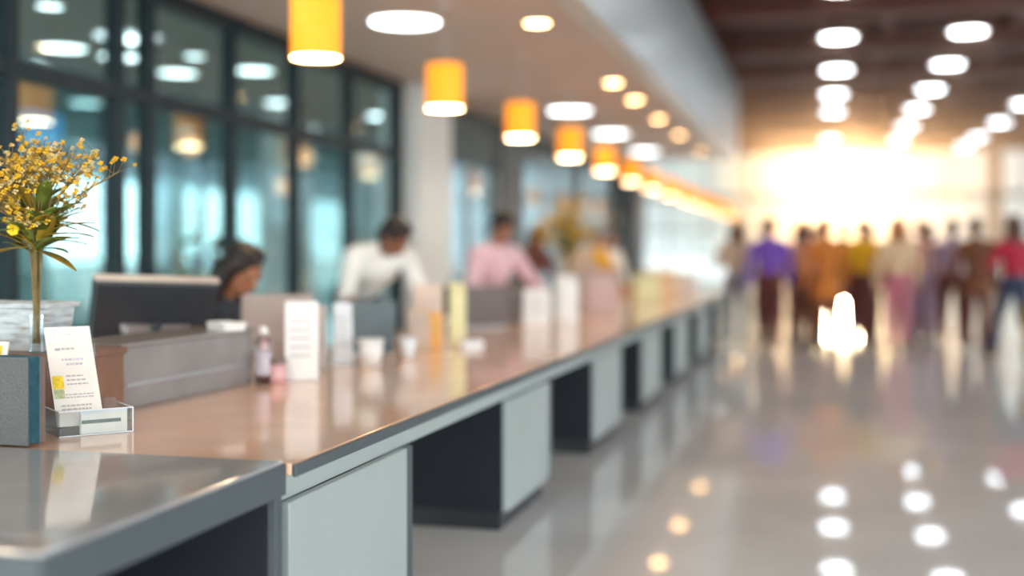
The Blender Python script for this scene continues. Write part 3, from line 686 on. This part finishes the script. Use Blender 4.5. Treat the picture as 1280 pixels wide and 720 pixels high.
def person(loc, rz, label, s=1.0, pel=0.93, lean=0.0, headp=10, heady=0, hands=None, feet=None, top='c_white', bottom='c_navy', skin='skin_light', hair='hair_dark',
           long=0, skirt=None, sleeves=1, vox=0.0085, female=False, shoes='black', longtop=0, name='person'):
    """local frame: faces +x, left hand at +y"""
    t = empty(name, loc, rz); t.scale = (s, s, s)
    V = Vector; P = V((0, 0, pel)); Lr = math.radians(lean)
    up = V((math.sin(Lr), 0, math.cos(Lr))); fw = V((math.cos(Lr), 0, -math.sin(Lr))); lf = V((0, 1, 0))
    waist = P+up*0.16; chest = P+up*0.34+fw*0.01; neckb = P+up*0.50; L2 = Lr*1.05
    up2 = V((math.sin(L2), 0, math.cos(L2))); headc = neckb+up2*0.165+fw*0.03
    sw = 0.165 if female else 0.185
    R3 = Matrix((fw, lf, up)).transposed().to_4x4()
    sh = [neckb-up*0.065+lf*sw*q for q in (1, -1)]; hip = [P+lf*0.085*q-V((0, 0, 0.02)) for q in (1, -1)]
    if hands is None: hands = [(0.06, 0.27, pel-0.14), (0.06, -0.27, pel-0.14)]
    if feet is None: feet = [(0.0, 0.1, 0.085), (0.0, -0.1, 0.085)]
    arms = []
    for q in (0, 1):
        sg = 1-2*q
        el, wr = ik(sh[q], V(hands[q]), 0.285, 0.255, V((-0.7, sg*0.6, -0.4))); arms.append((sh[q], el, wr))
    legs = []
    for q in (0, 1):
        kn, an = ik(hip[q], V(feet[q]), 0.43, 0.42, V((1, (1-2*q)*0.1, 0.1))); legs.append((hip[q], kn, an))
    def torso(b, g, low=0.11):
        b.ball(P, (0.115+g, 0.155+g, low+g), 3, R3); b.ball(waist, (0.095+g, 0.132+g, 0.15+g), 3, R3)
        b.ball(chest, (0.115+g, 0.158+g, 0.17+g), 3, R3)
        cap(b, sh[0]-lf*0.02, neckb-up*0.03, 0.058+g, 0.06+g); cap(b, sh[1]+lf*0.02, neckb-up*0.03, 0.058+g, 0.06+g)
        if female:
            for q in (1, -1): b.ball(chest+fw*0.075+lf*0.065*q+up*0.01, 0.055+g, 2)
    b = MB(); torso(b, 0)
    cap(b, neckb-up*0.04, headc-up2*0.06-fw*0.01, 0.056, 0.052)
    # head
    hp = math.radians(headp); RH = Matrix.Rotation(math.radians(heady), 3, 'Z') @ Matrix.Rotation(hp, 3, 'Y'); R4 = RH.to_4x4()
    H = lambda x, y, z: headc+RH @ V((x, y, z))
    b.ball(H(-0.008, 0, 0.03), (0.096, 0.076, 0.092), 3, R4); b.ball(H(0.022, 0, -0.045), (0.062, 0.056, 0.068), 3, R4); b.ball(H(0.045, 0, -0.085), (0.03, 0.032, 0.026), 2, R4)
    b.ball(H(0.055, 0, 0.0), (0.036, 0.055, 0.06), 2, R4)
    b.cone(H(0.082, 0, 0.012), H(0.112, 0, -0.026), 0.009, 0.015, 10); b.ball(H(0.104, 0, -0.028), (0.016, 0.018, 0.012), 2, R4)
    b.ball(H(0.083, 0, -0.056), (0.014, 0.026, 0.012), 2, R4)
    for q in (1, -1): b.ball(H(-0.005, 0.079*q, -0.008), (0.018, 0.010, 0.031), 2, R4); b.ball(H(0.083, 0.03*q, 0.024), (0.012, 0.022, 0.008), 2, R4)
    # arms and hands
    for q, (a, e, wr) in enumerate(arms):
        sg = 1-2*q
        cap(b, a, e, 0.048, 0.038); cap(b, e, wr, 0.038, 0.026)
        d = (wr-e).normalized(); sd_ = d.cross(V((0, 0, 1)) if abs(d.z) < 0.8 else V((1, 0, 0))).normalized()
        if abs(d.z) >= 0.8: sd_ = V((1, 0, 0)); sd_ = (sd_-d*sd_.dot(d)).normalized()
        nrm = d.cross(sd_).normalized()
        if nrm.z > 0 and abs(d.z) < 0.8: nrm = -nrm
        if abs(d.z) >= 0.8 and nrm.y*sg > 0: nrm = -nrm
        RP = Matrix((d, sd_, nrm)).transposed().to_4x4()
        b.ball(wr+d*0.05, (0.052, 0.042, 0.017), 2, RP)
        for j, (off, ln) in enumerate(((-0.033, 0.070), (-0.011, 0.080), (0.012, 0.075), (0.034, 0.058))):
            r0 = wr+d*0.085+sd_*off; m1 = r0+d*ln*0.5+nrm*ln*0.12+sd_*off*0.12; m2 = m1+d*ln*0.38+nrm*ln*0.32
            cap(b, r0-d*0.02, m1, 0.0098, 0.009, 8); cap(b, m1, m2, 0.009, 0.0078, 8)
        ts = -1 if sd_.dot(V((1, 0, 0))) < 0 else 1
        th0 = wr+d*0.03+sd_*0.03*(-1); th1 = th0+d*0.028-sd_*0.026+nrm*0.008; th2 = th1+d*0.03-sd_*0.004+nrm*0.008
        cap(b, th0, th1, 0.013, 0.011, 8); cap(b, th1, th2, 0.011, 0.009, 8)
    for q, (a, kn, an) in enumerate(legs):
        cap(b, a, kn, 0.078, 0.052); cap(b, kn, an, 0.05, 0.034)
        b.ball(kn.lerp(an, 0.3)-V((0.012, 0, 0)), (0.040, 0.041, 0.08), 2)
        cap(b, an-V((0.02, 0, 0.045)), an+V((0.13, 0, -0.055)), 0.034, 0.024)
    remesh_obj('body', b, skin, t, vox, 3)
    # eyes, lips
    for q in (1, -1): MB().ball(H(0.086, 0.031*q, 0.008), (0.008, 0.013, 0.0075), 2, R4).build('eye', 'eye', t, smooth=True)
    MB().ball(H(0.096, 0, -0.057), (0.006, 0.021, 0.006), 2, R4).build('lips', 'lip', t, smooth=True)
    # hair
    b = MB()
    b.ball(H(-0.020, 0, 0.043), (0.103, 0.088, 0.096), 3, R4); b.ball(H(-0.045, 0, 0.0), (0.075, 0.084, 0.09), 3, R4)
    for q in (1, -1): b.ball(H(0.0, 0.035*q, 0.098), (0.07, 0.045, 0.030), 2, R4)
    if long:
        bt = headc-up2*long+V((-0.06, 0, 0))
        cap(b, H(-0.06, 0.035, -0.02), bt+lf*0.03, 0.065, 0.055); cap(b, H(-0.06, -0.035, -0.02), bt-lf*0.03, 0.065, 0.055)
        for q in (1, -1): cap(b, H(-0.01, 0.075*q, 0.02), headc-up2*long*0.8+lf*0.085*q+V((0.0, 0, 0)), 0.035, 0.03)
    remesh_obj('hair', b, hair, t, max(vox, 0.008), 2)
    # clothes
    b = MB(); torso(b, 0.014, 0.045)
    if longtop: b.cone(P+V((0, 0, 0.06)), P-V((0, 0, longtop)), 0.15, 0.195, 24)
    for (a, e, wr) in arms:
        cap(b, a, e, 0.064, 0.054)
        if sleeves: cap(b, e, wr-(wr-e).normalized()*0.02, 0.052, 0.042)
    # collar opening is covered by a neckline ring
    cap(b, neckb-up*0.02, neckb+up2*0.02, 0.068, 0.064)
    remesh_obj('shirt', b, top, t, vox*1.2, 3)
    b = MB()
    b.ball(P-up*0.01, (0.137, 0.176, 0.125), 3, R3)
    if skirt: 
        b.cone(P, P-V((0, 0, skirt)), 0.15, 0.2, 24)
    else:
        for (a, kn, an) in legs: cap(b, a, kn, 0.094, 0.070); cap(b, kn, an+(kn-an).normalized()*0.03, 0.070, 0.058)
    remesh_obj('skirt' if skirt else 'trousers', b, bottom, t, vox*1.2, 3)
    for (a, kn, an) in legs:
        b = MB(); zf = an.z-0.085
        cap(b, an+V((-0.03, 0, -0.045)), an+V((0.12, 0, -0.05)), 0.040, 0.034); b.box(an.x-0.07, an.x+0.15, an.y-0.04, an.y+0.04, zf+0.001, zf+0.02)
        remesh_obj('shoe', b, shoes, t, 0.009, 2)
    tag(t, label, 'person'); return t

V_ = Vector
# clerks behind the counter
person((-3.66, 6.24, 0), math.radians(-8), 'person with long dark hair behind the beige laptop, looking down', 1.2, 0.50, 32, 30, -8,
       [(0.62, 0.16, 0.70), (0.62, -0.16, 0.70)], [(0.42, 0.12, 0.085), (0.42, -0.12, 0.085)], 'c_black', 'c_black', 'skin_brown', 'hair_dark', 0.30, vox=0.007, female=True)
office_chair(-3.80, 6.25, math.radians(-8), 0.42, 'black office chair under the long haired clerk', 0.5)
person((-3.66, 8.98, 0), math.radians(-42), 'person in white shirt bent over the counter behind the dark teal laptop', 1.2, 0.84, 52, 40, 28,
       [(0.74, 0.16, 0.73), (0.64, -0.22, 0.73)], [(-0.05, 0.12, 0.085), (0.12, -0.12, 0.085)], 'c_white', 'c_black', 'skin_dark', 'hair_dark', 0, sleeves=0, vox=0.007)
person((-3.28, 11.40, 0), math.radians(-42), 'person in pink shirt looking down behind the dark grey laptop', 1.25, 0.66, 20, 34, -12,
       [(0.52, 0.20, 0.80), (0.50, -0.22, 0.74)], [(0.10, 0.14, 0.085), (0.10, -0.14, 0.085)], 'c_pink', 'c_navy', 'skin_brown', 'hair_dark', 0, vox=0.007)
office_chair(-3.46, 11.56, math.radians(-42), 0.62, 'tall black office chair under the clerk in pink', 0.3)
office_chair(-3.9, 7.7, 0.5, 0.55, 'empty black office chair between long haired clerk and white shirt clerk', 0.55)
person((-3.3, 15.8, 0), math.radians(-50), 'person with reddish face behind the cartons, far along the counter', 1.0, 0.90, 8, 15, 0, [(0.4, 0.2, 0.85), (0.4, -0.2, 0.85)], None, 'c_tan', 'c_black', 'skin_light', 'hair_brown', vox=0.0095)
person((-3.3, 18.2, 0), math.radians(-60), 'person in pale grey top with dark brown hair behind the far cartons', 1.0, 0.90, 12, 15, 0, [(0.4, 0.2, 0.85), (0.4, -0.2, 0.85)], None, 'c_white', 'c_black', 'skin_light', 'hair_brown', 0.25, vox=0.0095, female=True)
person((-3.45, 13.9, 0), math.radians(-45), 'person in brown top with reddish hair behind the rose brown carton', 1.0, 0.90, 14, 20, 0, [(0.4, 0.2, 0.85), (0.4, -0.2, 0.85)], None, 'c_maroon', 'c_black', 'skin_brown', 'hair_brown', 0.2, vox=0.0095, female=True)
person((-3.3, 17.0, 0), math.radians(-45), 'person in mustard top between two far clerks behind the worktop', 1.0, 0.90, 10, 20, 0, [(0.4, 0.2, 0.85), (0.4, -0.2, 0.85)], None, 'c_yellow', 'c_black', 'skin_light', 'hair_brown', vox=0.0095)
# crowd on the hall floor
W1 = [(0.28, 0.09, 0.09), (-0.26, -0.09, 0.14)]; W2 = [(-0.24, 0.09, 0.13), (0.26, -0.09, 0.09)]
AR = [(-0.16, 0.27, 0.84), (0.22, -0.25, 0.88)]; BENT = [(0.30, 0.16, 1.12), (0.06, -0.27, 0.80)]
away, tow = PI/2, -PI/2
crowd = [
 ((-1.30, 17.9), away, 'person in beige top and grey trousers standing at the far end of the counter', dict(top='c_tan', bottom='c_grey', hair='hair_brown', long=0.2, female=True, hands=BENT)),
 ((-0.95, 19.6), tow-0.3, 'person in brown jacket between the counter end and the purple top', dict(top='c_brown', bottom='c_maroon', hair='hair_dark', hands=AR)),
 ((-0.77, 16.7), away, 'person in bright purple top walking away with dark maroon trousers', dict(top='c_purple', bottom='c_maroon', hair='hair_brown', hands=AR, feet=W1)),
 ((-0.33, 17.9), away+0.3, 'person in salmon top beside the purple top', dict(top='c_salmon', bottom='c_maroon', hair='hair_brown', hands=BENT, long=0.2, female=True)),
 ((-0.03, 17.0), away, 'person in orange brown coat left of the bright yellow top', dict(top='c_orange', bottom='c_brown', hair='hair_red', feet=W2, hands=AR, longtop=0.25)),
 ((0.46, 17.75), tow, 'person in bright yellow top and dark brown trousers', dict(top='c_yellow', bottom='c_maroon', hair='hair_dark', skin='skin_light', hands=BENT, feet=W1)),
 ((0.91, 17.0), away, 'person with ginger hair, cream top and long rose trousers', dict(top='c_cream', bottom='c_rose', hair='hair_red', long=0.16, female=True, feet=W2, hands=AR)),
 ((1.32, 18.7), away-0.3, 'person in pale salmon top and mauve trousers beside the ginger haired one', dict(top='c_salmon', bottom='c_mauve', hair='hair_brown', female=True, hands=AR)),
 ((1.72, 18.2), away, 'person in mauve shirt and dark brown trousers', dict(top='c_mauve', bottom='c_maroon', hair='hair_dark', skin='skin_brown', hands=[(0.1, 0.26, 0.82), (0.28, -0.16, 1.1)], feet=W1)),
 ((2.10, 19.0), tow+0.3, 'person in brown coat just beyond the mauve shirt', dict(top='c_brown', bottom='c_maroon', hair='hair_dark', longtop=0.3, skin='skin_brown')),
 ((2.28, 16.3), away+0.5, 'person in dark red top and navy trousers at the picture edge', dict(top='c_red', bottom='c_navy', hair='hair_brown', long=0.28, female=True, feet=W1, hands=BENT)),
 ((0.70, 21.5), tow, 'person in maroon coat behind the yellow top, deeper in the hall', dict(top='c_maroon', bottom='c_black', hair='hair_dark')),
 ((0.24, 19.4), away, 'person in dark brown coat between orange coat and yellow top, a step behind', dict(top='c_maroon', bottom='c_maroon', hair='hair_red', longtop=0.35)),
 ((1.12, 19.9), away, 'person in long brown coat between rose trousers and mauve trousers, a step behind', dict(top='c_rose', bottom='c_maroon', hair='hair_dark', longtop=0.4, female=True, long=0.2)),
 ((-0.18, 20.6), away, 'person in long rose coat behind the salmon top', dict(top='c_rose', bottom='c_brown', hair='hair_brown', longtop=0.45, female=True)),
 ((0.62, 19.8), away, 'person in orange top and brown trousers behind the bright yellow top', dict(top='c_orange', bottom='c_maroon', hair='hair_brown', longtop=0.2)),
 ((1.95, 17.4), away, 'person in brown jacket and dark trousers between mauve shirt and dark red top', dict(top='c_brown', bottom='c_maroon', hair='hair_brown', longtop=0.2)),
 ((1.55, 20.4), away, 'person in maroon dress behind the mauve shirt', dict(top='c_maroon', bottom='c_maroon', hair='hair_brown', longtop=0.45, female=True, long=0.2)),
 ((-0.55, 22.5), away, 'person in rose top deeper in the hall past the salmon top', dict(top='c_rose', bottom='c_brown', hair='hair_brown', hands=AR)),
]
for i, ((x, y), rz, lb, kw) in enumerate(crowd):
    person((x, y, 0), rz, lb, 1.06, vox=0.0095, **kw)
# mustard shoulder bag standing / carried at the picture edge
t = empty('mustard_suitcase', (2.52, 15.7, 0), 0.4)
MB().box(-0.20, 0.20, -0.13, 0.13, 0.06, 0.72).build('shell', 'mustard', t, 0.04, seg=3)
MB().tube([(-0.1, 0.08, 0.70), (-0.1, 0.08, 0.95), (0.1, 0.08, 0.95), (0.1, 0.08, 0.70)], 0.01).build('pull_handle', 'black', t)
for sx in (-0.15, 0.15):
    for sy in (-0.09, 0.09): MB().cone((sx-0.015, sy, 0.031), (sx+0.015, sy, 0.031), 0.03, 0.03, 14).build('wheel', 'black', t)
tag(t, 'mustard yellow suitcase on the floor beside the person in dark red', 'suitcase')
